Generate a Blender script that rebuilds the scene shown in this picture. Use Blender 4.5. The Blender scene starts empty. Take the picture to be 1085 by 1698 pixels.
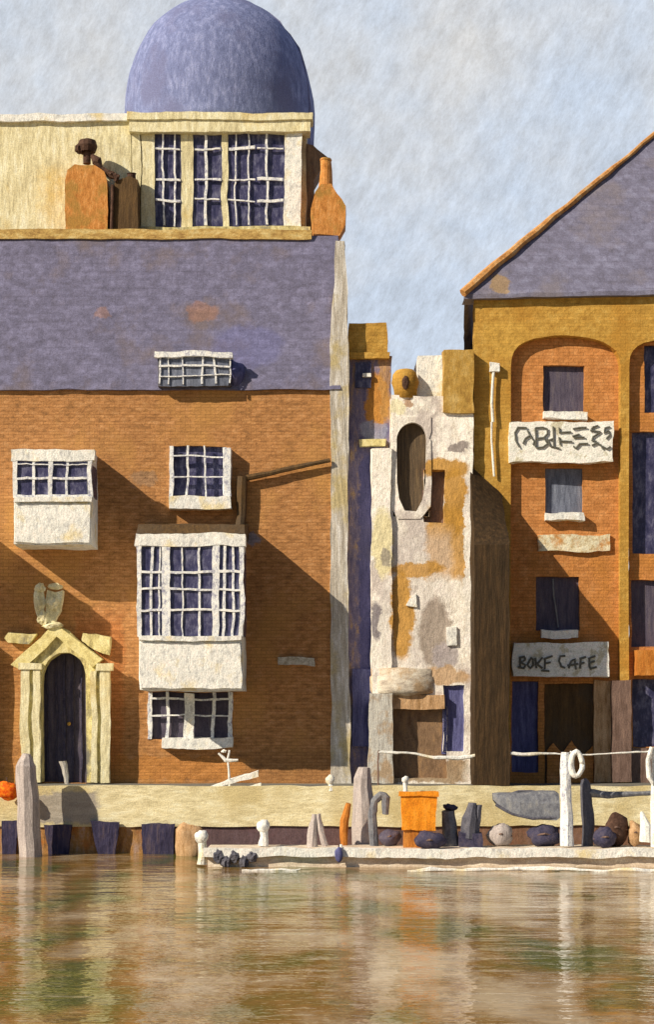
import bpy, math, random
from mathutils import Vector, noise
random.seed(7)
S = bpy.context.scene
PI = math.pi
# ------------------------------------------------------------------ camera
F = 2800.0                      # focal length in photograph pixels
CX, HY = 542.5, 1194.0          # vertical axis and horizon in photograph pixels
cam_d = bpy.data.cameras.new("camera"); cam = bpy.data.objects.new("camera", cam_d)
S.collection.objects.link(cam); S.camera = cam
cam.location = (0, -40, 3); cam.rotation_euler = (PI/2, 0, 0)
cam_d.sensor_width = 36; cam_d.lens = F/1698*36
cam_d.shift_y = (HY-849)/1698; cam_d.clip_end = 3000
# ------------------------------------------------------------------ light
SUN = Vector((1.0, 0.70, -0.75)).normalized()
sd = bpy.data.lights.new("sun", 'SUN'); sd.energy = 5.0; sd.angle = math.radians(0.5); sd.color = (1.0, 0.84, 0.63)
so = bpy.data.objects.new("sun", sd); S.collection.objects.link(so)
so.rotation_euler = SUN.to_track_quat('-Z', 'Y').to_euler()
elev = math.asin(-SUN.z); az = math.atan2(-SUN.x, -SUN.y)
S.view_settings.view_transform = 'Standard'; S.view_settings.look = 'None'
S.view_settings.exposure = 0.12; S.view_settings.gamma = 1.0
def lin(c):
    return tuple((v/255/12.92 if v/255 <= .04045 else ((v/255+.055)/1.055)**2.4) for v in c)
def alb(c):
    a = lin(c); return (a[0], min(.94, a[1]*1.09), min(.92, a[2]*1.22))
def world():
    w = bpy.data.worlds.new("World"); S.world = w; w.use_nodes = True
    t = w.node_tree; N, L = t.nodes, t.links; N.clear()
    out = N.new('ShaderNodeOutputWorld'); bg = N.new('ShaderNodeBackground'); bg.inputs[1].default_value = 0.05
    sky = N.new('ShaderNodeTexSky'); sky.sky_type = 'NISHITA'; sky.sun_disc = False
    sky.sun_elevation = elev; sky.sun_rotation = az; sky.dust_density = .2; sky.air_density = .75
    tc = N.new('ShaderNodeTexCoord')
    def cloud(scale, rot, st, det, rough):
        m = N.new('ShaderNodeMapping'); m.inputs['Scale'].default_value = st
        r = N.new('ShaderNodeMapping'); r.inputs['Rotation'].default_value = rot
        n = N.new('ShaderNodeTexNoise'); n.inputs['Scale'].default_value = scale
        n.inputs['Detail'].default_value = det; n.inputs['Roughness'].default_value = rough
        L.new(tc.outputs['Generated'], r.inputs[0]); L.new(r.outputs[0], m.inputs[0]); L.new(m.outputs[0], n.inputs[0]); return n
    big = cloud(5.5, (0, 0, 0), (1, 1, 1.0), 6, .62)
    str1 = cloud(80, (0, math.radians(-28), 0), (1.5, 1, .6), 9, .9)
    msk = cloud(4, (0, 0, 0), (1, 1, 1), 3, .5)
    sp = N.new('ShaderNodeSeparateXYZ'); L.new(tc.outputs['Generated'], sp.inputs[0])
    ma = N.new('ShaderNodeMath'); ma.operation = 'MULTIPLY_ADD'; L.new(msk.outputs[0], ma.inputs[0]); ma.inputs[1].default_value = .4; L.new(sp.outputs[1], ma.inputs[2])
    cover = N.new('ShaderNodeMapRange'); L.new(ma.outputs[0], cover.inputs[0])   # a cloud bank over the far bank, clear sky over the river
    cover.inputs[1].default_value = .15; cover.inputs[2].default_value = .55; cover.inputs[3].default_value = .06; cover.inputs[4].default_value = .9
    r1 = N.new('ShaderNodeValToRGB'); e = r1.color_ramp.elements
    e[0].position = .38; e[0].color = (*[13.6*v for v in (.86, .97, 1.12)], 1)
    e[1].position = .62; e[1].color = (*[13.6*v for v in (1.0, .985, .95)], 1)
    L.new(big.outputs[0], r1.inputs[0])
    r2 = N.new('ShaderNodeValToRGB'); e = r2.color_ramp.elements
    e[0].position = .30; e[0].color = (.76, .74, .72, 1); e[1].position = .66; e[1].color = (1.22, 1.24, 1.28, 1)
    L.new(str1.outputs[0], r2.inputs[0])
    mu = N.new('ShaderNodeMix'); mu.data_type = 'RGBA'; mu.blend_type = 'MULTIPLY'; mu.inputs[0].default_value = 1
    L.new(r1.outputs[0], mu.inputs[6]); L.new(r2.outputs[0], mu.inputs[7])
    mx = N.new('ShaderNodeMix'); mx.data_type = 'RGBA'; L.new(cover.outputs[0], mx.inputs[0])
    L.new(sky.outputs[0], mx.inputs[6]); L.new(mu.outputs[2], mx.inputs[7])
    L.new(mx.outputs[2], bg.inputs[0]); L.new(bg.outputs[0], out.inputs[0])
world()

# ------------------------------------------------------------------ placing by photograph pixel at a real distance D
def W(px, py, D=40.0):
    return Vector(((px-CX)*D/F, D-40.0, 3+(HY-py)*D/F))
def wob(v, a=1.0):
    n1 = noise.noise_vector(v*1.5); n2 = noise.noise_vector(v*6.5+Vector((7, 3, 1)))
    d = n1*.034+n2*.014
    return Vector((v.x+d.x*a, v.y+d.y*.4*a, v.z+d.z*a))

# ------------------------------------------------------------------ materials
def paint(name, cols, stretch=(9, 9, 2.2), rot=(0, 0, 0), brick=None, alt=None, alt_scale=.7, alt_lo=.5, alt_hi=.62,
          bump=.42, rough=.8, patches=(), grain=.26, spec=.25):
    m = bpy.data.materials.new(name); m.use_nodes = True
    t = m.node_tree; N, L = t.nodes, t.links; N.clear()
    out = N.new('ShaderNodeOutputMaterial'); b = N.new('ShaderNodeBsdfPrincipled')
    b.inputs['Roughness'].default_value = rough; b.inputs['Specular IOR Level'].default_value = spec
    g = N.new('ShaderNodeNewGeometry')
    def nz(scale, st, det=6, ro=.68, r=(0, 0, 0)):
        mp = N.new('ShaderNodeMapping'); mp.inputs['Scale'].default_value = st
        if any(r):
            m0 = N.new('ShaderNodeMapping'); m0.inputs['Rotation'].default_value = r; L.new(g.outputs['Position'], m0.inputs[0])
        n = N.new('ShaderNodeTexNoise'); n.inputs['Scale'].default_value = scale
        n.inputs['Detail'].default_value = det; n.inputs['Roughness'].default_value = ro
        L.new(m0.outputs[0] if any(r) else g.outputs['Position'], mp.inputs[0]); L.new(mp.outputs[0], n.inputs[0]); return n
    def mix(f, a, c, bt='MIX'):
        k = N.new('ShaderNodeMix'); k.data_type = 'RGBA'; k.blend_type = bt
        if isinstance(f, float): k.inputs[0].default_value = f
        else: L.new(f, k.inputs[0])
        for q, s in ((a, 6), (c, 7)):
            if isinstance(q, tuple): k.inputs[s].default_value = (*q, 1)
            else: L.new(q, k.inputs[s])
        return k.outputs[2]
    def mr(v, lo, hi, a=0., c=1.):
        k = N.new('ShaderNodeMapRange'); k.inputs[1].default_value = lo; k.inputs[2].default_value = hi
        k.inputs[3].default_value = a; k.inputs[4].default_value = c; L.new(v, k.inputs[0]); return k.outputs[0]
    st = nz(1.0, stretch, r=rot)
    rp = N.new('ShaderNodeValToRGB'); el = rp.color_ramp.elements
    cl = [alb(c) for c in cols]
    pos = {1: [.5], 2: [.38, .64], 3: [.33, .5, .68], 4: [.3, .45, .56, .7]}[len(cl)]
    while len(el) < len(cl): el.new(.5)
    for k, (p, c) in enumerate(zip(pos, cl)): el[k].position = p; el[k].color = (*c, 1)
    if len(cl) == 1: el[1].color = (*cl[0], 1)
    L.new(st.outputs[0], rp.inputs[0]); col = rp.outputs[0]
    if alt:
        bn = nz(alt_scale, (1, 1, .8), 5, .62)
        col = mix(mr(bn.outputs[0], alt_lo, alt_hi), col, alb(alt))
    wv = nz(2.6, (1, 1, 1), 4, .7)
    for (px, py, rx, rz, c, kind, amt, D) in patches:
        cc = W(px, py, D)
        va = N.new('ShaderNodeVectorMath'); va.operation = 'MULTIPLY_ADD'
        L.new(wv.outputs[1], va.inputs[0]); va.inputs[1].default_value = (.5, .5, .5); L.new(g.outputs['Position'], va.inputs[2])
        vs = N.new('ShaderNodeVectorMath'); vs.operation = 'SUBTRACT'; L.new(va.outputs[0], vs.inputs[0])
        vs.inputs[1].default_value = (cc.x+.25, 0, cc.z+.25)
        vm = N.new('ShaderNodeVectorMath'); vm.operation = 'MULTIPLY'; L.new(vs.outputs[0], vm.inputs[0])
        vm.inputs[1].default_value = (F/D/rx, 0, F/D/rz)
        if kind == 'e':
            ln = N.new('ShaderNodeVectorMath'); ln.operation = 'LENGTH'; L.new(vm.outputs[0], ln.inputs[0]); d = ln.outputs['Value']
        else:
            ab = N.new('ShaderNodeVectorMath'); ab.operation = 'ABSOLUTE'; L.new(vm.outputs[0], ab.inputs[0])
            sp = N.new('ShaderNodeSeparateXYZ'); L.new(ab.outputs[0], sp.inputs[0])
            mm = N.new('ShaderNodeMath'); mm.operation = 'MAXIMUM'; L.new(sp.outputs[0], mm.inputs[0]); L.new(sp.outputs[2], mm.inputs[1]); d = mm.outputs[0]
        f = mr(d, .86, 1.1, amt, 0.)
        vary = mix(mr(st.outputs[0], .35, .65), tuple(v*.82 for v in alb(c)), tuple(min(1, v*1.15) for v in alb(c)))
        col = mix(f, col, vary)
    gr = nz(38, (1, 1, 1), 3, .7)
    g1 = mr(gr.outputs[0], .3, .7, 1-grain, 1+grain)
    cb = N.new('ShaderNodeCombineColor')
    for k in range(3): L.new(g1, cb.inputs[k])
    col = mix(1.0, col, cb.outputs[0], 'MULTIPLY')
    if brick:
        sx = N.new('ShaderNodeSeparateXYZ'); cx = N.new('ShaderNodeCombineXYZ'); L.new(g.outputs['Position'], sx.inputs[0])
        L.new(sx.outputs[0], cx.inputs[0]); L.new(sx.outputs[2], cx.inputs[1])
        bt = N.new('ShaderNodeTexBrick'); L.new(cx.outputs[0], bt.inputs[0]); bt.inputs['Scale'].default_value = 1
        bt.inputs['Brick Width'].default_value = brick[0]; bt.inputs['Row Height'].default_value = brick[1]
        bt.inputs['Mortar Size'].default_value = brick[1]*.1; bt.inputs['Mortar Smooth'].default_value = .4
        q = 1-brick[2]
        bt.inputs['Color1'].default_value = (1.06, 1.06, 1.06, 1); bt.inputs['Color2'].default_value = (.9, .9, .9, 1); bt.inputs['Mortar'].default_value = (q, q, q, 1)
        col = mix(1.0, col, bt.outputs[0], 'MULTIPLY')
    L.new(col, b.inputs['Base Color'])
    ad = N.new('ShaderNodeMath'); ad.operation = 'MULTIPLY_ADD'; L.new(gr.outputs[0], ad.inputs[0]); ad.inputs[1].default_value = .22
    hi = nz(1.0, tuple(s*2.4 for s in stretch), r=rot)
    L.new(hi.outputs[0], ad.inputs[2])
    bp = N.new('ShaderNodeBump'); bp.inputs['Strength'].default_value = bump; bp.inputs['Distance'].default_value = .05
    L.new(ad.outputs[0], bp.inputs['Height']); L.new(bp.outputs[0], b.inputs['Normal'])
    L.new(b.outputs[0], out.inputs[0]); return m
VERT, HOR, ALL = (9, 9, 2.0), (1.6, 3, 9), (5, 5, 5)
M = {}
M['orange_wall'] = paint('orange_wall', [(142, 100, 60), (182, 126, 74), (204, 150, 98)], (4, 5, 9), alt=(190, 136, 76), alt_scale=.5, brick=(.24, .08, .32),
    patches=[(165, 1150, 40, 130, (190, 108, 52), 'r', .5, 40), (420, 893, 14, 12, (140, 132, 140), 'e', .9, 40), (238, 792, 22, 14, (158, 128, 100), 'e', .6, 40), (480, 1270, 90, 26, (150, 104, 60), 'r', .5, 40), (300, 1275, 110, 20, (204, 132, 58), 'r', .5, 40), (620, 560, 1, 1, (0, 0, 0), 'e', 0., 40)])
M['cream'] = paint('cream', [(194, 180, 138), (228, 214, 168), (242, 234, 200)], VERT, alt=(214, 186, 118), alt_lo=.56, alt_hi=.7)
M['stone'] = paint('stone', [(150, 135, 92), (214, 196, 132), (236, 222, 168)], (7, 7, 3), alt=(128, 122, 108), alt_scale=2.2, alt_lo=.52, alt_hi=.66)
M['slate'] = paint('slate', [(98, 94, 112), (112, 108, 130), (130, 126, 152)], (4, 7, 6), alt=(116, 104, 108), alt_scale=.9, alt_lo=.52, alt_hi=.7, rough=.8, brick=(.3, .22, .1),
    patches=[(335, 518, 26, 20, (160, 116, 92), 'e', .55, 40.6), (170, 520, 14, 10, (158, 118, 98), 'e', .5, 40.6), (410, 575, 60, 40, (112, 112, 160), 'e', .4, 40.3)])
M['slate_right'] = paint('slate_right', [(102, 98, 112), (116, 112, 130), (134, 132, 152)], (4, 4, 3), rot=(0, .7, 0), alt=(124, 116, 124), rough=.8, brick=(.3, .2, .1),
    patches=[(830, 468, 18, 22, (160, 128, 78), 'e', .7, 40)])
M['dome'] = paint('dome', [(106, 112, 146), (124, 130, 166), (154, 158, 192)], (8, 8, 3), alt=(116, 118, 150), alt_scale=.8, rough=.9, spec=.08)
M['white'] = paint('white', [(196, 192, 186), (238, 234, 222), (252, 250, 242)], (9, 9, 5), bump=.45, alt=(232, 212, 164), alt_scale=1.6, alt_lo=.55, alt_hi=.68)
M['white_wood'] = paint('white_wood', [(150, 146, 166), (234, 232, 232), (250, 250, 250)], (14, 14, 9), bump=.35, grain=.2)
M['navy'] = paint('navy', [(44, 44, 72), (70, 68, 96), (120, 118, 138)], (8, 8, 3.5), rough=.22, bump=.25)
M['grey_glass'] = paint('grey_glass', [(84, 88, 100), (108, 112, 126), (134, 138, 150)], (12, 12, 2), rough=.45, bump=.25)
M['plum'] = paint('plum', [(66, 60, 74), (86, 78, 92), (104, 94, 98)], (12, 12, 2), rough=.7, bump=.3)
M['brown'] = paint('brown', [(74, 55, 34), (90, 68, 42), (110, 82, 48)], (10, 10, 1.6), alt=(88, 72, 54), bump=.5)
M['brick_orange'] = paint('brick_orange', [(176, 114, 58), (200, 132, 72), (214, 150, 90)], ALL, alt=(192, 126, 60), brick=(.24, .08, .32))
M['brick_orange_pot'] = paint('brick_orange_pot', [(160, 100, 42), (202, 134, 66), (220, 160, 96)], (10, 10, 4), alt=(170, 126, 60), alt_scale=2)
M['ochre'] = paint('ochre', [(168, 124, 52), (194, 148, 66), (210, 168, 86)], ALL, alt=(184, 134, 54), alt_scale=.6, brick=(.24, .08, .2),
    patches=[(840, 560, 40, 30, (206, 160, 72), 'e', .5, 40)])
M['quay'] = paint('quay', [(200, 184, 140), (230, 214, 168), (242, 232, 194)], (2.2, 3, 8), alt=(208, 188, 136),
    patches=[(110, 1340, 52, 26, (160, 150, 140), 'r', .85, 38)])  # grey patch paints an off-frame shadow onto the wall face
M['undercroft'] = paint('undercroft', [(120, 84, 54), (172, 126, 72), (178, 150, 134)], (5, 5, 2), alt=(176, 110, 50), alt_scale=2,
    patches=[(480, 1388, 240, 22, (86, 70, 80), 'r', .9, 38), (850, 1388, 300, 22, (108, 80, 70), 'r', .8, 38)])  # dark bands paint the shade under the quay edge
M['pile_dark'] = paint('pile_dark', [(38, 34, 56), (56, 52, 78), (92, 78, 84)], (12, 12, 2), rough=.7)
M['lilac_grey'] = paint('lilac_grey', [(154, 142, 134), (180, 166, 158), (200, 186, 174)], (14, 14, 2))
M['grey'] = paint('grey', [(90, 90, 96), (118, 118, 122), (144, 140, 134)], (9, 9, 4))
M['dark_grey'] = paint('dark_grey', [(66, 66, 76), (92, 90, 98), (110, 106, 110)], (9, 9, 3))
M['black'] = paint('black', [(44, 42, 62), (66, 62, 82), (88, 78, 88)], (9, 9, 6))
M['dark_brown'] = paint('dark_brown', [(56, 36, 26), (82, 58, 46), (104, 76, 60)], (8, 8, 8))
M['orange'] = paint('orange', [(216, 122, 26), (240, 146, 32), (250, 162, 54)], (7, 7, 3), bump=.4)
M['red_orange'] = paint('red_orange', [(214, 60, 20), (246, 110, 20), (255, 160, 40)], (12, 12, 12), bump=.5)
M['orange_brown'] = paint('orange_brown', [(160, 92, 34), (196, 122, 48), (208, 140, 70)], (9, 9, 2))
M['tan'] = paint('tan', [(150, 112, 70), (190, 150, 108), (208, 172, 130)], (9, 9, 2))
M['mauve'] = paint('mauve', [(96, 74, 62), (118, 94, 82), (140, 112, 96)], (9, 9, 2))
M['blue'] = paint('blue', [(66, 66, 104), (90, 90, 132), (112, 112, 152)], (10, 10, 1.6))
M['corner'] = paint('corner', [(160, 148, 132), (192, 182, 166), (224, 218, 210)], (12, 12, 1.4), alt=(186, 168, 124), alt_scale=1.3)
M['deck'] = paint('deck', [(196, 174, 150), (222, 202, 176), (238, 224, 202)], (3, 6, 9))
M['pavement'] = paint('pavement', [(104, 100, 92), (124, 120, 110), (140, 134, 122)], (3, 6, 9))
M['letter'] = paint('letter', [(96, 94, 84), (110, 108, 98)], ALL)
M['sign'] = paint('sign', [(224, 220, 204), (244, 242, 228), (252, 250, 240)], (8, 8, 12), alt=(206, 196, 168), alt_scale=3, alt_lo=.55)
OCH, WARM, LIL, BRN = (196, 144, 62), (224, 206, 158), (176, 164, 162), (128, 102, 80)
M['white_house'] = paint('white_house', [(222, 206, 186), (248, 240, 222), (254, 252, 246)], (7, 7, 3.5), alt=(206, 192, 180), alt_scale=1.1, alt_lo=.5, alt_hi=.6, bump=.5,
    patches=[(745, 900, 34, 60, OCH, 'r', .9, 39.8), (738, 776, 42, 18, OCH, 'e', .95, 39.8), (754, 830, 20, 60, OCH, 'e', .95, 39.8), (778, 950, 7, 130, (244, 236, 220), 'r', .9, 39.8), (655, 676, 20, 12, (240, 226, 180), 'e', .8, 39.8), (678, 668, 8, 7, (176, 130, 90), 'e', .8, 39.8), (690, 1010, 60, 130, (212, 200, 190), 'r', .4, 39.8), (668, 1020, 20, 76, OCH, 'e', .95, 39.8),
             (690, 945, 46, 14, OCH, 'e', .9, 39.8), (722, 1050, 26, 60, (160, 142, 126), 'e', .85, 39.8), (740, 1085, 24, 22, LIL, 'e', .8, 39.8),
             (635, 900, 18, 60, (232, 216, 160), 'e', .8, 39.8), (762, 742, 18, 8, (138, 124, 118), 'e', .85, 39.8), (625, 1030, 9, 32, (110, 100, 110), 'e', .8, 39.7),
             (640, 925, 9, 16, (140, 130, 124), 'e', .7, 39.7), (740, 1120, 40, 16, (190, 148, 98), 'e', .8, 39.8), (700, 1280, 80, 18, (150, 116, 70), 'r', .8, 39.8)])
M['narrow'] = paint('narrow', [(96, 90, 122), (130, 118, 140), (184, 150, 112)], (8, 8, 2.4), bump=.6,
    patches=[(612, 990, 17, 262, (92, 90, 132), 'r', .95, 40.35), (626, 665, 20, 48, (196, 134, 56), 'e', .95, 40.35), (620, 715, 26, 14, (150, 150, 170), 'e', .8, 40.35),  # tall navy strip stands in for the shade of the alley gap
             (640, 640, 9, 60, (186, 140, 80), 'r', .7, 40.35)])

# ------------------------------------------------------------------ mesh builder
class MB:
    def __init__(s, amp=1.0): s.v = []; s.f = []; s.amp = amp; s.raw = False
    def add(s, vs, fs):
        o = len(s.v); s.v += [Vector(v) for v in vs]; s.f += [[o+i for i in f] for f in fs]; return s
    def quad(s, a, b, c, d, g=.15):
        a, b, c, d = map(Vector, (a, b, c, d))
        nu = max(1, min(90, round(max((b-a).length, (c-d).length)/g))); nv = max(1, min(90, round(max((d-a).length, (c-b).length)/g)))
        vs = []; fs = []
        for j in range(nv+1):
            l = a.lerp(d, j/nv); r = b.lerp(c, j/nv)
            for i in range(nu+1): vs.append(l.lerp(r, i/nu))
        for j in range(nv):
            for i in range(nu):
                k = j*(nu+1)+i; fs.append((k, k+1, k+nu+2, k+nu+1))
        return s.add(vs, fs)
    def hexa(s, f4, b4, g=.15):
        "front quad f4 (bl, br, tr, tl) and back quad b4, same order"
        s.quad(*f4, g); s.quad(b4[1], b4[0], b4[3], b4[2], g)
        s.quad(f4[3], f4[2], b4[2], b4[3], g); s.quad(b4[0], b4[1], f4[1], f4[0], g)
        s.quad(f4[1], b4[1], b4[2], f4[2], g); s.quad(b4[0], f4[0], f4[3], b4[3], g); return s
    def box(s, p0, p1, g=.15):
        x0, y0, z0 = p0; x1, y1, z1 = p1
        return s.hexa([(x0, y0, z0), (x1, y0, z0), (x1, y0, z1), (x0, y0, z1)], [(x0, y1, z0), (x1, y1, z0), (x1, y1, z1), (x0, y1, z1)], g)
    def pb(s, px0, py0, px1, py1, D=40., dep=.2, g=.15):
        a = W(px0, py1, D); b = W(px1, py0, D)
        return s.box((a.x, a.y, a.z), (b.x, a.y+dep, b.z), g)
    def prism(s, pts, D, dep, g=.15):
        "outline in pixels (counter-clockwise seen from the front) given thickness"
        P = [W(x, y, D) for x, y in pts]; Q = []
        for i in range(len(P)):
            a, b = P[i], P[(i+1) % len(P)]; n = max(1, round((b-a).length/g))
            Q += [a.lerp(b, k/n) for k in range(n)]
        n = len(Q); R = [q+Vector((0, dep, 0)) for q in Q]
        return s.add(Q+R, [list(range(n)), list(range(2*n-1, n-1, -1))]+[(i, n+i, n+(i+1) % n, (i+1) % n) for i in range(n)])
    def ring(s, inner, outer, D, dep):
        "open band between two pixel polylines of equal length"
        A = [W(x, y, D) for x, y in inner]; B = [W(x, y, D) for x, y in outer]; n = len(A)
        d = Vector((0, dep, 0))
        vs = A+B+[a+d for a in A]+[b+d for b in B]; fs = []
        for i in range(n-1):
            fs += [(i, i+1, n+i+1, n+i), (2*n+i+1, 2*n+i, 3*n+i, 3*n+i+1), (i+1, i, 2*n+i, 2*n+i+1), (n+i, n+i+1, 3*n+i+1, 3*n+i)]
        fs += [(0, n, 3*n, 2*n), (n-1, 3*n-1, 4*n-1, 2*n-1)]
        return s.add(vs, fs)
    def tube(s, path, rad, n=8, sub=3):
        path = [Vector(p) for p in path]
        if not hasattr(rad, '__len__'): rad = [rad]*len(path)
        P = []; R = []
        for i in range(len(path)-1):
            for k in range(sub): P.append(path[i].lerp(path[i+1], k/sub)); R.append(rad[i]+(rad[i+1]-rad[i])*k/sub)
        P.append(path[-1]); R.append(rad[-1]); vs = []; fs = []
        for i, p in enumerate(P):
            t = (P[min(i+1, len(P)-1)]-P[max(i-1, 0)]).normalized()
            u = t.cross(Vector((0, 1, 0)) if abs(t.y) < .9 else Vector((1, 0, 0))).normalized(); w = t.cross(u)
            vs += [p+(u*math.cos(2*PI*k/n)+w*math.sin(2*PI*k/n))*R[i] for k in range(n)]
        for i in range(len(P)-1):
            for k in range(n): fs.append((i*n+k, i*n+(k+1) % n, (i+1)*n+(k+1) % n, (i+1)*n+k))
        fs += [list(range(n-1, -1, -1)), [(len(P)-1)*n+k for k in range(n)]]
        return s.add(vs, fs)
    def lathe(s, prof, c, n=24, sy=1.0):
        vs = []; fs = []
        for r, z in prof: vs += [Vector((c[0]+r*math.cos(2*PI*k/n), c[1]+r*sy*math.sin(2*PI*k/n), c[2]+z)) for k in range(n)]
        for i in range(len(prof)-1):
            for k in range(n): fs.append((i*n+k, i*n+(k+1) % n, (i+1)*n+(k+1) % n, (i+1)*n+k))
        fs += [list(range(n-1, -1, -1)), [(len(prof)-1)*n+k for k in range(n)]]
        return s.add(vs, fs)
    def blob(s, c, r, n=10, m=14, rough=.25, seed=0):
        c = Vector(c); vs = []; fs = []
        for i in range(n+1):
            th = PI*i/n
            for k in range(m):
                d = Vector((math.sin(th)*math.cos(2*PI*k/m), math.sin(th)*math.sin(2*PI*k/m), math.cos(th)))
                q = 1+rough*noise.noise(d*1.8+Vector((seed, seed*2.3, 0)))*2
                vs.append(c+Vector((d.x*r[0], d.y*r[1], d.z*r[2]))*q)
        for i in range(n):
            for k in range(m): fs.append(((i+1)*m+k, (i+1)*m+(k+1) % m, i*m+(k+1) % m, i*m+k))
        return s.add(vs, fs)
    def build(s, name, mat, parent=None, smooth=False):
        off = Vector((0, 0, 0)); q = parent
        while q is not None: off += q.location; q = q.parent
        me = bpy.data.meshes.new(name)
        me.from_pydata([tuple((wob(v, s.amp) if s.amp else v)-off) for v in s.v], [], s.f); me.update()
        me.materials.append(M[mat] if isinstance(mat, str) else mat)
        if smooth: me.polygons.foreach_set('use_smooth', [True]*len(me.polygons))
        o = bpy.data.objects.new(name, me); S.collection.objects.link(o); o.parent = parent
        return o
def tag(o, label=None, cat=None, group=None, kind=None):
    if label: o['label'] = label
    if cat: o['category'] = cat
    if group: o['group'] = group
    if kind: o['kind'] = kind
    return o
def thing(name, loc, label, cat, group=None):
    o = bpy.data.objects.new(name, None); S.collection.objects.link(o); o.location = loc
    o.empty_display_size = .3
    return tag(o, label, cat, group)
def wall(mb, x0, x1, py0, py1, D, holes, reveal=.22, g=.16):
    "facade sheet with real openings and their reveals, in pixels"
    xs = sorted({x0, x1, *[h[0] for h in holes], *[h[2] for h in holes]}); ys = sorted({py0, py1, *[h[1] for h in holes], *[h[3] for h in holes]})
    for i in range(len(xs)-1):
        for j in range(len(ys)-1):
            mx, my = (xs[i]+xs[i+1])/2, (ys[j]+ys[j+1])/2
            if any(h[0] < mx < h[2] and h[1] < my < h[3] for h in holes): continue
            mb.quad(W(xs[i], ys[j+1], D), W(xs[i+1], ys[j+1], D), W(xs[i+1], ys[j], D), W(xs[i], ys[j], D), g)
    d = Vector((0, reveal, 0))
    for a, b, c, e in holes:
        p = [W(a, e, D), W(c, e, D), W(c, b, D), W(a, b, D)]
        for k in range(4): q, r = p[k], p[(k+1) % 4]; mb.quad(q, q+d, r+d, r, g)
        mb.quad(*[v+d for v in p], .5)
    return mb
def bars(mb, px0, py0, px1, py1, D, vx, hy, w=5, dep=.05, j=3):
    "hand-made glazing bars: vertical at fractions vx, horizontal at fractions hy"
    for f in vx:
        x = px0+(px1-px0)*f; q = random.uniform(.5, 1.3)*w/2; s0, s1 = random.uniform(-j, j)*.8, random.uniform(-j, j)*.8
        a, b = W(x+s0, py1, D), W(x+s1, py0, D); k = q*D/F
        mb.hexa([a+Vector((-k, 0, 0)), a+Vector((k, 0, 0)), b+Vector((k, 0, 0)), b+Vector((-k, 0, 0))],
                [a+Vector((-k, dep, 0)), a+Vector((k, dep, 0)), b+Vector((k, dep, 0)), b+Vector((-k, dep, 0))], .12)
    for f in hy:
        y = py0+(py1-py0)*f; q = random.uniform(.4, 1.2)*w/2; s0, s1 = random.uniform(-j, j)*.6, random.uniform(-j, j)*.6
        a, b = W(px0, y+s0, D-.015), W(px1, y+s1, D-.015); k = q*D/F
        mb.hexa([a-Vector((0, 0, k)), b-Vector((0, 0, k)), b+Vector((0, 0, k)), a+Vector((0, 0, k))],
                [a+Vector((0, dep, -k)), b+Vector((0, dep, -k)), b+Vector((0, dep, k)), a+Vector((0, dep, k))], .12)
    return mb
def arch(cx, y0, hw, rise, n=14, pw=2.0):
    "pixel points of an arch from right springing over the top to left springing"
    return [(cx+hw*math.cos(PI*k/n), y0-rise*(abs(math.sin(PI*k/n))**(2/pw))) for k in range(n+1)]
QZ = 1.5                                         # quay level

# ------------------------------------------------------------------ ground, water, quay
def water():
    m = bpy.data.materials.new('river_water'); m.use_nodes = True
    t = m.node_tree; N, L = t.nodes, t.links; b = N['Principled BSDF']
    b.inputs['Roughness'].default_value = .05; b.inputs['IOR'].default_value = 1.36
    g = N.new('ShaderNodeNewGeometry')
    def nz(st, det, ro, sc=1.):
        mp = N.new('ShaderNodeMapping'); mp.inputs['Scale'].default_value = st
        n = N.new('ShaderNodeTexNoise'); n.inputs['Scale'].default_value = sc; n.inputs['Detail'].default_value = det; n.inputs['Roughness'].default_value = ro
        L.new(g.outputs['Position'], mp.inputs[0]); L.new(mp.outputs[0], n.inputs[0]); return n
    c = nz((.42, .2, 1), 5, .58)
    r = N.new('ShaderNodeValToRGB'); e = r.color_ramp.elements; e.new(.5)
    for k, (p, q) in enumerate([(.4, (98, 102, 50)), (.5, (146, 114, 66)), (.62, (196, 178, 150))]): e[k].position = p; e[k].color = (*lin(q), 1)
    L.new(c.outputs[0], r.inputs[0]); fo = nz((.22, 1.3, 1), 7, .72); fm = N.new('ShaderNodeMapRange'); L.new(fo.outputs[0], fm.inputs[0]); fm.inputs[1].default_value = .62; fm.inputs[2].default_value = .7
    k = N.new('ShaderNodeMix'); k.data_type = 'RGBA'; L.new(fm.outputs[0], k.inputs[0]); L.new(r.outputs[0], k.inputs[6]); k.inputs[7].default_value = (.5, .44, .3, 1)  # pale streaks paint ripple highlights into the base colour
    L.new(k.outputs[2], b.inputs['Base Color'])
    w1 = nz((.6, 1.2, 1), 5, .56); w2 = nz((2.4, 7, 1), 3, .6)
    a = N.new('ShaderNodeMath'); a.operation = 'MULTIPLY_ADD'; L.new(w2.outputs[0], a.inputs[0]); a.inputs[1].default_value = .03; L.new(w1.outputs[0], a.inputs[2])
    bp = N.new('ShaderNodeBump'); bp.inputs['Strength'].default_value = 1; bp.inputs['Distance'].default_value = .055
    L.new(a.outputs[0], bp.inputs['Height']); L.new(bp.outputs[0], b.inputs['Normal'])
    return m
M['water'] = water()
mb = MB(0); mb.add([(-400, -500, 0), (400, -500, 0), (400, -1.9, 0), (-400, -1.9, 0)], [(0, 1, 2, 3)])
tag(mb.build('river_water', 'water'), kind='structure')
mb = MB(0); mb.add([(-400, -1.95, QZ-.1), (400, -1.95, QZ-.1), (400, 800, QZ-.1), (-400, 800, QZ-.1)], [(0, 1, 2, 3)])
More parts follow.
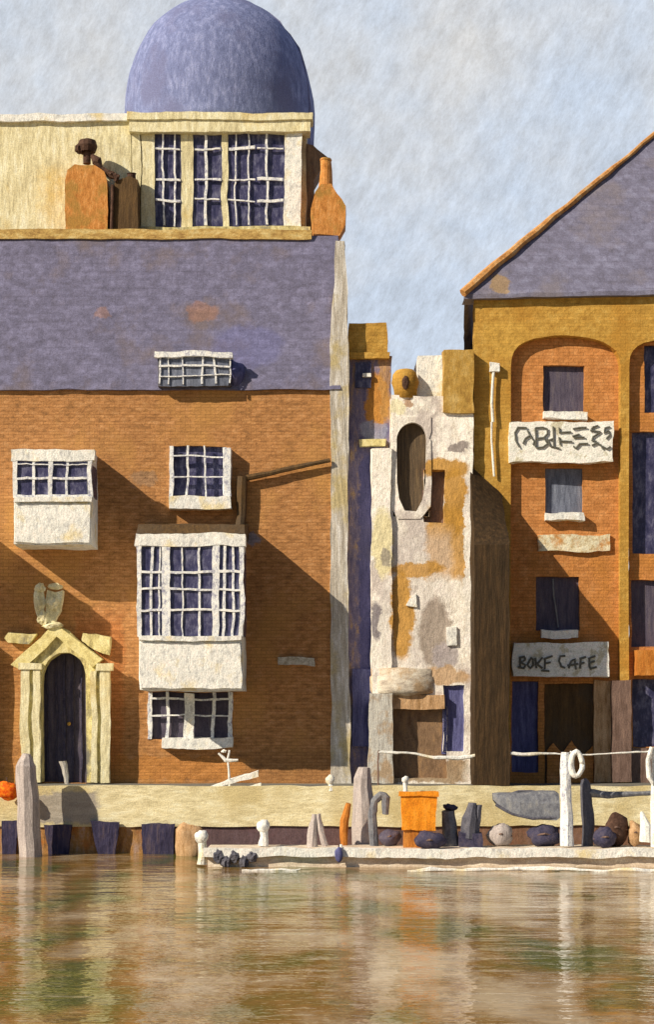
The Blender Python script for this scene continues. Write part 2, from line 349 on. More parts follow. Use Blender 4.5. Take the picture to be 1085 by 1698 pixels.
mb.add([(-400, -1.95, -2), (400, -1.95, -2), (400, -1.95, QZ-.1), (-400, -1.95, QZ-.1)], [(0, 1, 2, 3)])
tag(mb.build('ground', 'pavement'), kind='structure')
mb = MB(.5); mb.box((-18, -1.9, QZ-.06), (18, .4, QZ), .3)
tag(mb.build('quay_pavement', 'pavement'), kind='structure')
qw = thing('quay_wall', (0, -2, 0), 'long pale cream quay wall running along the river below the houses', 'quay wall')
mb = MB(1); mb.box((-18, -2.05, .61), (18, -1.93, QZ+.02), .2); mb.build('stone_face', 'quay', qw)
mb = MB(.4); mb.box((-18, -1.99, -.6), (18, -1.93, .62), .3); mb.build('lower_wall', 'undercroft', qw)

# ------------------------------------------------------------------ townhouse
th = thing('townhouse', W(260, 1299, 41), 'orange brick townhouse with slate mansard roof, white bay windows and a blue domed lantern', 'house')
H2 = (282, 740, 376, 824); HG = (246, 1148, 384, 1226); HD = (62, 1076, 150, 1298)
mb = MB(1); wall(mb, -260, 560, 636, 1300, 40, [H2, HG, HD], .3)
a, b = W(-260, 1300, 40), W(572, 636, 40)
mb.box((a.x, .45, a.z), (b.x-.02, 9, b.z), .6); mb.build('wall', 'orange_wall', th)
mb = MB(1)
e0, e1, t1, t0 = W(-270, 646, 39.9), W(566, 646, 39.9), W(562, 390, 41.2), W(-270, 390, 41.2)
mb.hexa([e0, e1, t1, t0], [e0+Vector((0, 9, 0)), e1+Vector((0, 9, 0)), t1+Vector((0, 6, 0)), t0+Vector((0, 6, 0))], .2)
roof = mb.build('mansard_roof', 'slate', th)
mb = MB(1); mb.pb(-265, 380, 516, 396, 41.1, .3, .12); mb.build('roof_ledge', paint('ledge', [(150, 112, 62), (196, 160, 92), (220, 196, 136)], (4, 5, 9)), th)
# corner strip with pipe-like pilaster
mb = MB(1.2); mb.prism([(549, 1300), (549, 760), (547, 600), (556, 400), (572, 400), (580, 600), (576, 900), (582, 1300)], 39.93, .4, .2)
mb.build('corner_strip', 'corner', th)
# dormer
dm = MB(1); dm.pb(262, 588, 382, 640, 39.75, .9); dorm = dm.build('dormer', 'dark_grey', th)
mb = MB(1); mb.pb(266, 594, 378, 640, 39.70, .04); mb.build('pane', 'grey_glass', dorm)
mb = MB(1.3); mb.pb(256, 583, 386, 592, 39.6, .2, .1); bars(mb, 264, 590, 382, 636, 39.66, (.02, .14, .34, .62, .78, .98), (.35, .7), 3.6, .04, 3)
mb.build('frame', 'white_wood', dorm)
mb = MB(1); c = W(384, 622, 40.1); mb.blob((c.x+.08, c.y, c.z), (.24, .35, .3), rough=.1); mb.build('cheek', 'blue', dorm, True)

def bay(px0, py0, px1, py1, dep, split, cols, rows, cornice, side_in=0.0, label=None, roofh=0):
    D = 40-dep; a = W(px0, py1, D); bb = W(px1, py0, D)
    r = MB(1); r.box((a.x+.03, -dep+.03, a.z), (bb.x-.03, .05, bb.z), .15); o = r.build('bay_window', 'white', th)
    if label: o['label'] = label
    g = MB(.6); g.pb(px0+8, cornice+1, px1-8, split-2, D-.012, .02); g.build('pane', 'navy', o)
    # side panes
    g = MB(.6); zt, zb = W(0, cornice+4, D).z, W(0, split-4, D).z
    g.box((bb.x-.04, -dep+.2, zb), (bb.x-.015, -.15, zt)); g.build('side_pane', 'navy', o)
    f = MB(1.4); f.pb(px0-3, py0, px1+3, cornice, D-.08, .3, .1); f.build('cornice', 'white', o)
    f = MB(1.4); bars(f, px0+6, cornice, px1-6, split, D-.07, cols[0], [], 12, .07, 2); bars(f, px0+6, cornice, px1-6, split, D-.055, cols[1], rows, 3.8, .04, 3)
    f.pb(px0, cornice, px0+7, split, D-.07, .1, .1); f.pb(px1-7, cornice, px1, split, D-.07, .1, .1)
    f.build('window_frame', 'white_wood', o)
    f = MB(1.3); f.pb(px0+2, split-2, px1-2, split+6, D-.09, .12, .1); f.build('sill', 'white', o)
    f = MB(1.2); f.pb(px0+4, split+10, px1-4, py1-3, D-.02, .05, .1); f.build('panel', 'white', o)
    if roofh:
        z1 = bb.z; h = roofh*D/F
        f = MB(1.2); f.hexa([(a.x-.03, -dep-.05, z1), (bb.x+.03, -dep-.05, z1), (bb.x+.02, -dep+.1, z1+h*.55), (a.x-.02, -dep+.1, z1+h*.55)],
                            [(a.x-.03, 0, z1), (bb.x+.03, 0, z1), (bb.x+.05, 0, z1+h), (a.x-.05, 0, z1+h)], .12)
        f.build('lead_roof', 'brown', o)
    return o
bay(20, 745, 152, 903, 1.17, 824, ((.48,), (.24, .72)), (.12, .5, .95), 764, label='small white oriel bay window with solid lower panel')
bay(228, 884, 404, 1144, 1.75, 1056, ((.25, .75), (.1, .18, .42, .58, .84, .93)), (.28, .48, .7), 905, label='tall white bay window with many small panes', roofh=28)
# off-frame stone canopy added unseen, only to shade the wall beside the portal
mb = MB(1); A = W(-230, 890, 38); B = W(-52, 862, 38); mb.box((-11, -2.3, W(0, 890, 40).z), (W(-45, 0, 40).x, .1, W(0, 864, 40).z)); mb.build('shadow_slab', 'stone', th)
mb = MB(1); mb.box((W(-75, 0).x, -.36, QZ), (W(-14, 0).x, .05, W(0, 1062).z)); mb.build('pilaster', 'brown', th)  # block added out of view to shade the strip left of the portal

# windows in the wall
def win(h, D, vx, hy, sill, proud=.0, pane='navy', w=4.4, name='window', frame=True):
    px0, py0, px1, py1 = h
    p = MB(.6); p.pb(px0-2, py0-2, px1+2, py1+2, D+.12, .06); o = p.build(name, pane, th0)
    f = MB(1.4)
    bars(f, px0, py0, px1, py1, D+.03-proud, vx, hy, w, .07, 3)
    if frame:
        f.pb(px0-1, py0, px0+6, py1, D+.02-proud, .1, .1); f.pb(px1-6, py0, px1+1, py1, D+.02-proud, .1, .1)
    f.build('frame', 'white_wood', o)
    if sill:
        s = MB(1.5); s.pb(*sill, D-.25-proud, .5, .1); s.build('sill', 'white', o)
    return o
th0 = th
o = win(H2, 40, (.3, .62), (.2, .62), (280, 822, 382, 842), .12)
f = MB(1.2); A = W(372, 824, 39.78); B = W(384, 742, 39.78); f.box((A.x, -.3, A.z), (B.x, .05, B.z)); f.build('shutter', 'white_wood', o)
o = win(HG, 40, (.24, .52, .78), (.12, .5), (268, 1224, 386, 1240), .05, pane='plum')
f = MB(1.3); f.pb(306, 1148, 322, 1226, 39.84, .12, .1); f.build('mullion', 'white', o)
# brown tubes standing in for the slanted shadow line beside the window
mb = MB(1.2); mb.tube([W(548, 764, 39.85), W(470, 778, 39.85), W(408, 794, 39.85)], [.05, .06, .075]); mb.tube([W(402, 792, 39.85), W(398, 880, 39.85)], .12)
mb.build('shadow_line_tube', 'brown', th)
mb = MB(1.6); mb.pb(460, 1090, 522, 1103, 39.9, .08, .06); mb.build('name_plate', paint('plate', [(150, 136, 110), (190, 180, 160), (214, 206, 190)], (10, 10, 10)), th)

# portal
po = MB(1.2)
inn = [(143, 1298)]+arch(106, 1135, 37, 52, 12, 2.6)[:]+[(69, 1298)]
out = [(178, 1298), (178, 1135), (176, 1112)]+[(150, 1085), (130, 1064), (112, 1046)]+[(92, 1036)]+[(80, 1044), (62, 1062), (44, 1082)]+[(34, 1110), (34, 1135), (34, 1200), (34, 1250), (34, 1298)]
assert len(inn) == len(out), (len(inn), len(out))
po.ring(inn, out, 39.66, .38); portal = po.build('portal', 'stone', th)
mb = MB(1.2)
mb.hexa([W(18, 1102, 39.55), W(36, 1112, 39.55), W(94, 1056, 39.55), W(90, 1034, 39.55)], [W(18, 1102, 39.55)+Vector((0, .5, 0)), W(36, 1112, 39.55)+Vector((0, .5, 0)), W(94, 1056, 39.55)+Vector((0, .5, 0)), W(90, 1034, 39.55)+Vector((0, .5, 0))])
mb.hexa([W(152, 1106, 39.55), W(168, 1092, 39.55), W(90, 1034, 39.55), W(94, 1056, 39.55)], [W(152, 1106, 39.55)+Vector((0, .5, 0)), W(168, 1092, 39.55)+Vector((0, .5, 0)), W(90, 1034, 39.55)+Vector((0, .5, 0)), W(94, 1056, 39.55)+Vector((0, .5, 0))])
mb.build('hood', paint('hood', [(196, 176, 112), (228, 210, 142), (240, 226, 170)], (5, 5, 5)), portal)
mb = MB(1.2)
for x0, x1, yt in ((34, 48, 1108), (54, 66, 1104), (150, 160, 1112), (166, 182, 1104)): mb.pb(x0, yt, x1, 1298, 39.56, .16, .12)
mb.pb(30, 1100, 68, 1110, 39.52, .2); mb.pb(158, 1100, 186, 1112, 39.52, .2); mb.build('jamb', 'cream', portal)
mb = MB(1.6); mb.prism([(134, 1064), (160, 1080), (180, 1086), (182, 1056), (160, 1050), (136, 1050)], 39.82, .2, .08); mb.build('spandrel', 'stone', portal)
mb = MB(1.6); mb.prism([(14, 1064), (46, 1068), (60, 1052), (14, 1048), (8, 1056)], 39.82, .2, .08); mb.build('spandrel', 'stone', portal)
mb = MB(.6); mb.pb(60, 1074, 152, 1300, 40.14, .06); d = mb.build('door', 'plum', th)
mb = MB(1)
for x in (78, 92, 120, 134): mb.pb(x, 1084, x+2, 1298, 40.09, .05)
mb.build('door_plank_line', 'black', d)
mb = MB(1); mb.pb(104, 1084, 108, 1298, 40.07, .07); mb.build('centre_rib', 'black', d)
mb = MB(1); mb.blob(W(114, 1200, 40.05), (.05, .04, .05), rough=.05); mb.build('handle', 'ochre', d)
c = W(80, 1002, 39.65); mb = MB(1.2)
mb.prism([(82, 1038), (92, 1032), (100, 1014), (104, 978), (92, 982), (80, 978), (76, 1000), (76, 1026)], 39.6, .25, .08)
mb.blob(W(66, 996, 39.62), (.13, .12, .3), seed=6, rough=.25); mb.blob(W(72, 1024, 39.62), (.14, .12, .16), seed=2, rough=.25)
mb.blob(W(68, 974, 39.6), (.13, .12, .12), seed=3, rough=.15); mb.blob(W(92, 972, 39.6), (.17, .12, .08), seed=9, rough=.15)
mb.blob(W(88, 1000, 39.52), (.12, .1, .16), seed=4, rough=.2); mb.blob(W(88, 1038, 39.6), (.24, .14, .07), seed=5, rough=.15)
mb.build('crest', 'cream', th)

# roof top: attic, lantern, dome
mb = MB(1); mb.pb(-260, 190, 217, 392, 42.2, 3, .25); mb.build('attic_wall', 'cream', th)
mb = MB(1.2); mb.pb(-262, 188, 217, 200, 42.1, .3, .12); mb.build('attic_coping', 'white', th)
mb = MB(1); mb.pb(218, 196, 508, 392, 42.3, 3.6, .2)
lan = mb.build('lantern', paint('lantern', [(150, 128, 100), (190, 164, 122), (214, 196, 152)], VERT), th)
for k, (a_, b_) in enumerate(((256, 300), (320, 368), (378, 424), (424, 472))):
    mb = MB(1); mb.pb(a_, 218, b_, 378, 42.24, .05); p = mb.build('window', 'navy', lan)
    mb = MB(1.6); bars(mb, a_+2, 222, b_-2, 374, 42.16, (.4,) if k % 2 else (.3, .8), (.16, .5, .72), 4, .04, 3); mb.build('frame', 'white_wood', p)
for a_, b_ in ((218, 232), (234, 256), (300, 320), (368, 378), (472, 500)):
    mb = MB(1.2); mb.pb(a_, 216, b_, 384, 42.1 if a_ > 400 else 42.18, .2, .12); mb.build('column', 'white' if a_ == 472 else 'cream', lan)
mb = MB(1.3); mb.pb(214, 188, 514, 218, 42.0, .5, .12); mb.pb(210, 186, 518, 198, 41.95, .6, .12); mb.build('cornice', 'cream', lan)
mb = MB(1.3); mb.pb(224, 376, 516, 388, 42.0, .4, .12); mb.build('sill', 'stone', lan)
c = W(364, 190, 45); R = 157*45/F; Hh = 183*45/F
mb = MB(1); mb.lathe([(R, -1.06), (R, -.7), (R, -.35)]+[(R*math.cos(PI/2*k/14)**.9 if k < 14 else .02, Hh*math.sin(PI/2*k/14)) for k in range(15)], c, 40)
dome = mb.build('dome', 'dome', th, True)
mb = MB(1.4)
for ang in (-.30,):
    pts = [(c.x+R*math.cos(ang), c.y+R*math.sin(ang), c.z-.9)]
    for k in range(9):
        r = (R+.01)*max(0, math.cos(PI/2*k/9))**.9; pts.append((c.x+r*math.cos(ang), c.y+r*math.sin(ang), c.z+Hh*math.sin(PI/2*k/9)))
    mb.tube(pts, .025, 6, 2)
mb.build('dome_rib', paint('dome_rib', [(86, 86, 120), (116, 114, 146), (130, 130, 160)], ALL), dome)

# chimneys
mb = MB(1.2); mb.prism([(108, 388), (108, 300), (112, 282), (124, 272), (158, 274), (172, 284), (177, 300), (178, 388)], 41.5, .6, .12); ch = mb.build('chimney', 'brick_orange_pot', th)
mb = MB(1); p = W(144, 244, 41.7); mb.lathe([(.09, -.42), (.09, -.1), (.2, -.14), (.24, .0), (.2, .14), (.05, .2)], p, 14); mb.blob(W(132, 246, 41.6), (.11, .1, .13), seed=1)
mb.build('cowl', 'dark_brown', ch)
mb = MB(1.2); mb.tube([W(152, 258, 41.6), W(160, 268, 41.6), W(168, 280, 41.6), W(184, 290, 41.6), W(196, 294, 41.6)], [.05, .12, .07, .09, .07]); mb.blob(W(161, 268, 41.6), (.1, .1, .13), seed=4)
mb.blob(W(182, 288, 41.6), (.12, .1, .07), seed=6); mb.blob(W(192, 294, 41.6), (.07, .08, .12), seed=8); mb.build('chain', 'dark_brown', ch)
mb = MB(1.2); mb.prism([(182, 388), (184, 330), (190, 300), (214, 292), (228, 300), (228, 388)], 41.6, .6, .12); ch = mb.build('chimney', 'brown', th)
ch['label'] = 'dark brown chimney beside the lantern'
mb = MB(1.2); p = W(217, 296, 41.9); mb.lathe([(.12, -.1), (.1, .1), (.12, .12)], p, 12); mb.tube([W(186, 306, 41.55), W(184, 386, 41.55)], .045); mb.build('chimney_pot', 'dark_brown', ch)
mb = MB(1.2); mb.prism([(500, 388), (500, 236), (520, 240), (545, 262), (520, 300), (524, 388)], 42.6, .8, .15); mb.build('lantern_shade_side', paint('shade_brown', [(104, 84, 72), (130, 106, 84), (150, 124, 100)], VERT), th)  # brown slab stands in for the lantern's shaded right side
mb = MB(1.2); mb.prism([(520, 390), (516, 345), (524, 318), (534, 304), (550, 304), (560, 322), (574, 342), (572, 372), (562, 390)], 41.6, .6, .1); ch = mb.build('chimney', 'brick_orange_pot', th)
mb = MB(1.2); p = W(541, 306, 41.85); mb.lathe([(.17, -.1), (.15, .35), (.14, .58), (.16, .6), (.15, .64)], p, 14); mb.build('chimney_pot', 'brick_orange_pot', ch)

# ------------------------------------------------------------------ narrow house in the alley
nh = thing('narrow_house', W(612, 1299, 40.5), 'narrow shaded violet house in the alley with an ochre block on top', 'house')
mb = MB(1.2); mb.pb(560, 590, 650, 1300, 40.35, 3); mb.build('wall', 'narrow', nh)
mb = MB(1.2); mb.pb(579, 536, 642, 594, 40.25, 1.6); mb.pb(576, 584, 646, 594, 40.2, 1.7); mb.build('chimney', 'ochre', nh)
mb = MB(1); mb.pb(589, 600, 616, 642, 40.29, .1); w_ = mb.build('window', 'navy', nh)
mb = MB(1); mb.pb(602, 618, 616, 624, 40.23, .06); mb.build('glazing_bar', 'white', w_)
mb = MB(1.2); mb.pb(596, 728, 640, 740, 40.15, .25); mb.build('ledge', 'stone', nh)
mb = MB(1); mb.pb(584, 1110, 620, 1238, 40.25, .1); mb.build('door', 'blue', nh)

# ------------------------------------------------------------------ white house
wh = thing('white_house', W(702, 1299, 41), 'weathered white rendered house with a dark arched niche and ochre stains', 'house')
NI = (656, 700, 710, 852)
mb = MB(1.3); wall(mb, 648, 785, 656, 1300, 39.8, [(654, 696, 712, 856), (702, 780, 738, 866), (650, 1172, 742, 1290), (736, 1136, 770, 1246)], .35, .12)
a, b = W(648, 1300, 39.8), W(785, 656, 39.8); mb.box((a.x, .2, a.z), (b.x-.01, 5, b.z-.01), .5)
mb.pb(617, 742, 650, 1160, 39.7, 2.5, .12); mb.build('wall', 'white_house', wh)
mb = MB(1.2); mb.pb(693, 590, 758, 662, 40.1, 2.0, .12); mb.build('stair_tower', 'white', wh)
mb = MB(1.2); mb.pb(736, 580, 786, 684, 39.72, 1.6, .12); mb.build('chimney', paint('olive_ochre', [(150, 112, 50), (182, 142, 68), (198, 164, 98)], (6, 6, 3)), wh)
mb = MB(1.2); c = W(672, 634, 40.0); mb.lathe([(.26, -.4), (.27, -.15), (.32, .0), (.28, .2), (.2, .3), (.12, .32)], c, 16); ch = mb.build('chimney', 'ochre', wh, True); ch['label'] = 'small round ochre chimney'
mb = MB(1); mb.blob(W(673, 634, 39.7), (.08, .06, .17), rough=.1); mb.build('soot_door', 'dark_brown', ch)
# niche: surround closes the square hole to a rounded one
inn = arch(683, 728, 25, 28, 14)+[(660, 800), (664, 826)]+[(673, 846), (692, 847)]+[(701, 828), (705, 800), (708, 728)]
out = [(712+2*0, 728)]+[(683+33*math.copysign(min(1, abs(math.cos(PI*k/14))*1.5), math.cos(PI*k/14)), 728-38*min(1, math.sin(PI*k/14)*1.5)) for k in range(1, 14)]+[(651, 728), (651, 800), (651, 840), (660, 860), (698, 860), (715, 840), (715, 800), (715, 728)]
mb = MB(1); mb.ring(inn, out, 39.775, .2); mb.build('niche_surround', 'white_house', wh)
mb = MB(.6); mb.pb(650, 692, 716, 860, 40.0, .06); mb.build('niche_back', paint('niche', [(72, 60, 48), (92, 76, 58), (120, 98, 70)], (14, 14, 1.2)), wh)
mb = MB(.6); mb.pb(700, 776, 742, 868, 40.0, .06); mb.build('window', 'mauve', wh)
mb = MB(1); c = W(668, 1130, 39.85)
mb.lathe([(.5, -.34), (.76, -.27), (.79, -.2), (.79, .1), (.75, .14), (.75, .3), (.1, .34)], (c.x, c.y+.12, c.z), 32, .55); mb.build('round_balcony', paint('balcony', [(176, 160, 142), (214, 200, 178), (230, 220, 200)], (4, 4, 9), alt=(190, 160, 124), alt_scale=2), wh, True)
mb = MB(1.3); mb.pb(612, 1150, 652, 1298, 39.55, .4, .12); mb.build('pier', paint('pale_pier', [(166, 158, 146), (196, 190, 178), (216, 208, 190)], (12, 12, 2), alt=(176, 150, 120), alt_scale=2.4), wh)
mb = MB(1); mb.pb(648, 1168, 744, 1296, 39.98, .06); mb.build('door', paint('door_brown', [(112, 86, 62), (134, 106, 80), (160, 124, 86)], (8, 8, 3)), wh)
mb = MB(1.2); mb.pb(652, 1152, 738, 1176, 39.7, .25, .12); mb.build('lintel', 'tan', wh)
mb = MB(1); mb.pb(734, 1134, 772, 1250, 39.9, .06); mb.build('shutter', 'blue', wh)
mb = MB(1.4); mb.pb(742, 1040, 760, 1070, 39.74, .06, .06); mb.build('lamp', 'white', wh)
mb = MB(1.4); mb.prism([(674, 1005), (692, 1008), (690, 986), (680, 992)], 39.74, .06, .06); mb.build('bracket', 'white', wh)

# ------------------------------------------------------------------ warehouse
wr = thing('warehouse', W(940, 1299, 41), 'tall ochre warehouse with arched orange brick panels, slate hipped roof and two white signs', 'warehouse')
def shell(cx, hw, spring, rise, x0, x1, top, bot, D, dep):
    inn = [(cx+hw, bot), (cx+hw, (bot+spring)/2)]+arch(cx, spring, hw, rise, 16, 2.6)+[(cx-hw, (bot+spring)/2), (cx-hw, bot)]
    n = len(inn); outp = []
    for k, (x, y) in enumerate(inn):
        if k < 2: outp.append((x1, y))
        elif k >= n-2: outp.append((x0, y))
        else:
            t = (k-2)/16
            if t < .2: outp.append((x1, spring+(top-spring)*t/.2))
            elif t <= .8: outp.append((x1+(x0-x1)*(t-.2)/.6, top))
            else: outp.append((x0, top+(spring-top)*(t-.8)/.2))
    q = MB(1); q.ring(inn, outp, D, dep); return q
mb = shell(938, 91, 606, 50, 786, 1040, 530, 1300, 40, .2)
m2 = shell(1136, 92, 606, 50, 1040, 1300, 530, 1300, 40, .2); mb.add(m2.v, m2.f)
mb.quad(W(786, 546, 40.03), W(1500, 546, 40.03), W(1500, 484, 40.03), W(786, 484, 40.03)); mb.quad(W(1300, 1300), W(1500, 1300), W(1500, 530), W(1300, 530))
def SX(px, D): return W(px, 0, D).x
zt = W(0, 484).z
mb.quad((SX(786, 50), 10, QZ), (SX(786, 40), 0, QZ), (SX(786, 40), 0, zt), (SX(786, 50), 10, zt))
mb.build('wall', 'ochre', wr)
mb = MB(1)
HW = [(902, 606, 970, 684), (905, 776, 968, 852), (890, 956, 962, 1046), (850, 1130, 894, 1280), (904, 1134, 986, 1298)]
HR = [(1070, 572, 1200, 684), (1050, 716, 1220, 918), (1048, 962, 1220, 1074), (1050, 1126, 1220, 1238)]
wall(mb, 844, 1032, 550, 1300, 40.2, HW, .2, .14); wall(mb, 1043, 1230, 550, 1300, 40.2, HR, .2, .16)
mb.build('brick_panel', 'brick_orange', wr)
mb = MB(1.2); mb.pb(986, 1128, 1016, 1298, 40.1, .12); mb.build('pilaster', 'tan', wr)
mb = MB(1); mb.pb(1016, 1128, 1048, 1298, 39.92, .3); mb.pb(1043, 1240, 1230, 1300, 40.1, .12); mb.build('plinth', 'mauve', wr)
def wwin(h, mat, sill=None, name='window'):
    p = MB(.6); p.pb(h[0]-2, h[1]-2, h[2]+2, h[3]+2, 40.32, .05); o = p.build(name, mat, wr)
    if sill:
        s = MB(1.7); s.pb(*sill, 39.98, .35, .07); s.build('sill', 'white', o)
    return o
wwin(HW[0], 'plum', (902, 682, 974, 694)); wwin(HW[1], 'grey_glass', (906, 850, 970, 862))
o = wwin(HW[2], 'plum', (900, 1044, 958, 1058)); mb = MB(1.2); mb.tube([W(918, 960, 40.25), W(926, 1040, 40.25)], .02); mb.build('glazing_bar', 'grey', o)
wwin(HW[3], 'blue', name='window'); wwin(HW[4], 'brown', name='door')
for h in HR: wwin(h, 'navy' if h[1] < 900 or h[1] > 1100 else 'plum')
# orange sheet painting the sunlit lower part of the entrance
mb = MB(1.3); mb.prism([(908, 1298), (984, 1298), (984, 1236), (966, 1252), (950, 1226), (932, 1250), (918, 1232), (908, 1244)], 40.26, .08, .1); mb.build('sunlit_sheet', 'brick_orange', wr)
# signs
def sign(px0, py0, px1, py1, strokes, w):
    s = MB(1.5); s.pb(px0, py0, px1, py1, 39.86, .2, .1); o = s.build('sign_board', 'sign', wr)
    l = MB(.6)
    for st in strokes: l.tube([W(x, y, 39.83) for x, y in st], w, 6, 2)
    l.build('lettering', 'letter', o)
sign(846, 700, 1018, 766, [
    [(860, 708), (855, 718), (856, 730), (862, 742)], [(860, 709), (874, 710)],
    [(868, 736), (872, 728), (880, 722)], [(875, 714), (880, 724), (886, 732), (884, 738)],
    [(888, 710), (889, 725), (888, 742)], [(888, 710), (900, 709), (908, 712), (908, 720), (902, 726), (890, 728)], [(902, 726), (908, 736), (900, 742), (889, 743)], [(908, 728), (913, 740), (929, 744)],
    [(918, 708), (919, 742)], [(918, 728), (912, 730)],
    [(928, 710), (930, 718)], [(928, 718), (948, 717)], [(928, 726), (930, 738)], [(930, 732), (950, 733)],
    [(951, 712), (962, 709), (973, 709)], [(950, 724), (962, 720)], [(952, 726), (970, 725)], [(952, 740), (956, 743), (962, 736), (976, 735)],
    [(992, 706), (984, 708), (979, 714), (996, 716)], [(996, 716), (984, 724), (982, 730), (990, 732)], [(982, 738), (990, 734), (998, 738), (1000, 743)],
    [(1012, 708), (1004, 710), (1002, 718), (1010, 714)], [(1010, 716), (1012, 722), (1006, 728)], [(1014, 740), (1008, 744), (1000, 740)]], .02)
sign(852, 1066, 1010, 1122, [
    [(864, 1090), (864, 1108)], [(862, 1090), (870, 1088), (872, 1093), (865, 1098)], [(865, 1098), (873, 1102), (870, 1108), (860, 1106)],
    [(880, 1092), (876, 1102), (880, 1108), (885, 1102), (884, 1092), (880, 1090)],
    [(888, 1090), (890, 1108)], [(900, 1090), (890, 1102)], [(890, 1100), (900, 1108)],
    [(904, 1094), (904, 1110)], [(902, 1093), (917, 1088)], [(904, 1100), (914, 1098)], [(898, 1112), (912, 1113)],
    [(938, 1087), (930, 1088), (928, 1096), (932, 1105), (938, 1107)],
    [(944, 1108), (948, 1096), (954, 1092), (956, 1110)], [(942, 1103), (960, 1100)],
    [(964, 1092), (963, 1108)], [(962, 1092), (972, 1089)], [(963, 1100), (970, 1098)],
    [(978, 1092), (979, 1108)], [(976, 1092), (988, 1088)], [(978, 1099), (987, 1096)], [(979, 1109), (990, 1106)]], .024)
mb = MB(1.6); mb.pb(892, 886, 1012, 914, 40.1, .12, .08); mb.build('stone_band', paint('band', [(188, 158, 110), (220, 206, 170), (236, 228, 200)], (8, 8, 8), alt=(196, 140, 80), alt_scale=3), wr)
mb = MB(1.2); mb.pb(1058, 1078, 1240, 1120, 39.7, .5, .1); mb.build('awning', 'orange_brown', wr)
mb = MB(1.3); mb.tube([W(818, 606, 39.9), W(816, 700, 39.9)], .035); mb.pb(812, 600, 828, 614, 39.85, .14, .1); mb.tube([W(814, 700, 39.9), W(820, 790, 39.9)], .025); mb.build('downpipe', 'white', wr)
# roof
mb = MB(.8)
E0, E1, A1, A0 = W(770, 488, 39.86), W(1540, 472, 39.86), W(1540, 92, 46), W(1258, 84, 46); B0 = E0; B0 = Vector((E0.x/39.86*51.5, 11.5, E0.z-.3))
mb.quad(E0, E1, A1, A0, .3); mb.quad(B0, E0, A0, A0+Vector((0, .2, 0)), .5)
mb.quad(E0-Vector((0, 0, .1)), E1-Vector((0, 0, .1)), E1, E0, .2); mb.quad(E0-Vector((0, 0, .1)), E0+Vector((0, .6, -.1)), E1+Vector((0, .6, -.1)), E1-Vector((0, 0, .1)), .4)
mb.quad(A0, A1, Vector((A1.x, 12, E1.z)), Vector((B0.x, 12, B0.z)), .6)
rf = mb.build('roof', 'slate_right', wr)
mb = MB(1.3); pts = [E0.lerp(A0, k/20)+Vector((-.03, -.05, .03)) for k in range(0, 21)]; mb.tube(pts, [.1]*5+[.085]*5+[.06]*11, 7, 2)
mb.build('hip_tile', paint('hip', [(170, 112, 60), (200, 142, 80), (206, 172, 124)], (5, 5, 5)), rf)

# ------------------------------------------------------------------ fin added to cast the warehouse's diagonal shadow, its dark colour standing for shade
lt = thing('shadow_fin', W(816, 1299, 39.2), 'tall added shadow fin with sloping top and shade-brown face between white house and warehouse', 'shadow fin')
x0, x1 = W(788, 0, 38.1).x, W(846, 0, 38.1).x; z0, z1 = W(0, 806).z, W(0, 912, 38.3).z+.1
mb = MB(1); mb.hexa([(x0, -1.9, QZ), (x1, -1.9, QZ), (x1, -1.9, z1), (x0, -1.9, z1)], [(x0+.05, -.02, QZ), (x1+.04, -.02, QZ), (x1-.0, -.02, z0-.2), (x0+.05, -.02, z0+.5)])
mb.build('fin_body', paint('fin_shade', [(46, 34, 20), (62, 46, 28), (84, 62, 38)], (12, 12, 1.3)), lt)

# ------------------------------------------------------------------ quay furniture
def post(name, pts, rad, D, mat, label, cat, group=None, cap=None, n=9, amp=1.2):
    base = W(*pts[0], D); t = thing(name, base, label, cat, group)
    m_ = MB(amp); m_.tube([W(x, y, D) for x, y in pts], rad, n); m_.build('shaft', mat, t)
    if cap: c_ = MB(amp); c_.blob(W(*cap[0], D), cap[1], rough=.12); c_.build('cap', cap[2], t, True)
    return t
for k, (a_, b_, lb) in enumerate(((0, 32, 'dark navy timber pile at the far left under the quay'), (72, 116, 'violet timber pile right of the tall grey mooring pile'),
                              (150, 196, 'dark pile third from the left under the quay'), (232, 290, 'widest navy timber pile left of the pontoon end'))):
    t = thing('timber_pile', W((a_+b_)/2, 1416, 37.85), lb, 'pile', 'dark timber piles under the quay wall')
    m_ = MB(1.5); A = W(a_, 1440, 37.8); B = W(b_, 1362+4*(k % 2), 37.8); tp = .12+.06*(k % 3); m_.hexa([(A.x+tp, A.y, -.5), (B.x-.1, A.y, -.5), (B.x, A.y, B.z), (A.x, A.y, B.z)], [(A.x+tp, A.y+.1, -.5), (B.x-.1, A.y+.1, -.5), (B.x, A.y+.1, B.z), (A.x, A.y+.1, B.z)], .1)
    m_.build('timber', 'pile_dark', t)
post('mooring_pile', [(52, 1450), (46, 1330), (42, 1270), (44, 1250)], [.27, .25, .23, .1], 37.2, 'lilac_grey', 'tall lilac grey mooring pile in front of the arched doorway', 'mooring pile', 'tall lilac grey mooring piles')
post('mooring_pile', [(606, 1440), (604, 1340), (602, 1290), (604, 1272)], [.27, .25, .21, .14], 36.3, 'lilac_grey', 'tall lilac grey mooring pile left of the orange locker', 'mooring pile', 'tall lilac grey mooring piles')
t = thing('mooring_buoy', W(12, 1325, 37.6), 'bright orange red round float hanging at the left end of the quay wall', 'float')
m_ = MB(1.2); m_.blob(W(12, 1312, 37.6), (.24, .2, .2), seed=2, rough=.2); m_.blob(W(30, 1314, 37.6), (.07, .08, .07), seed=3); m_.build('float_body', 'red_orange', t, True)
m_ = MB(1); m_.tube([W(12, 1300, 37.6), W(10, 1290, 37.9)], .02); m_.build('rope', 'dark_brown', t)

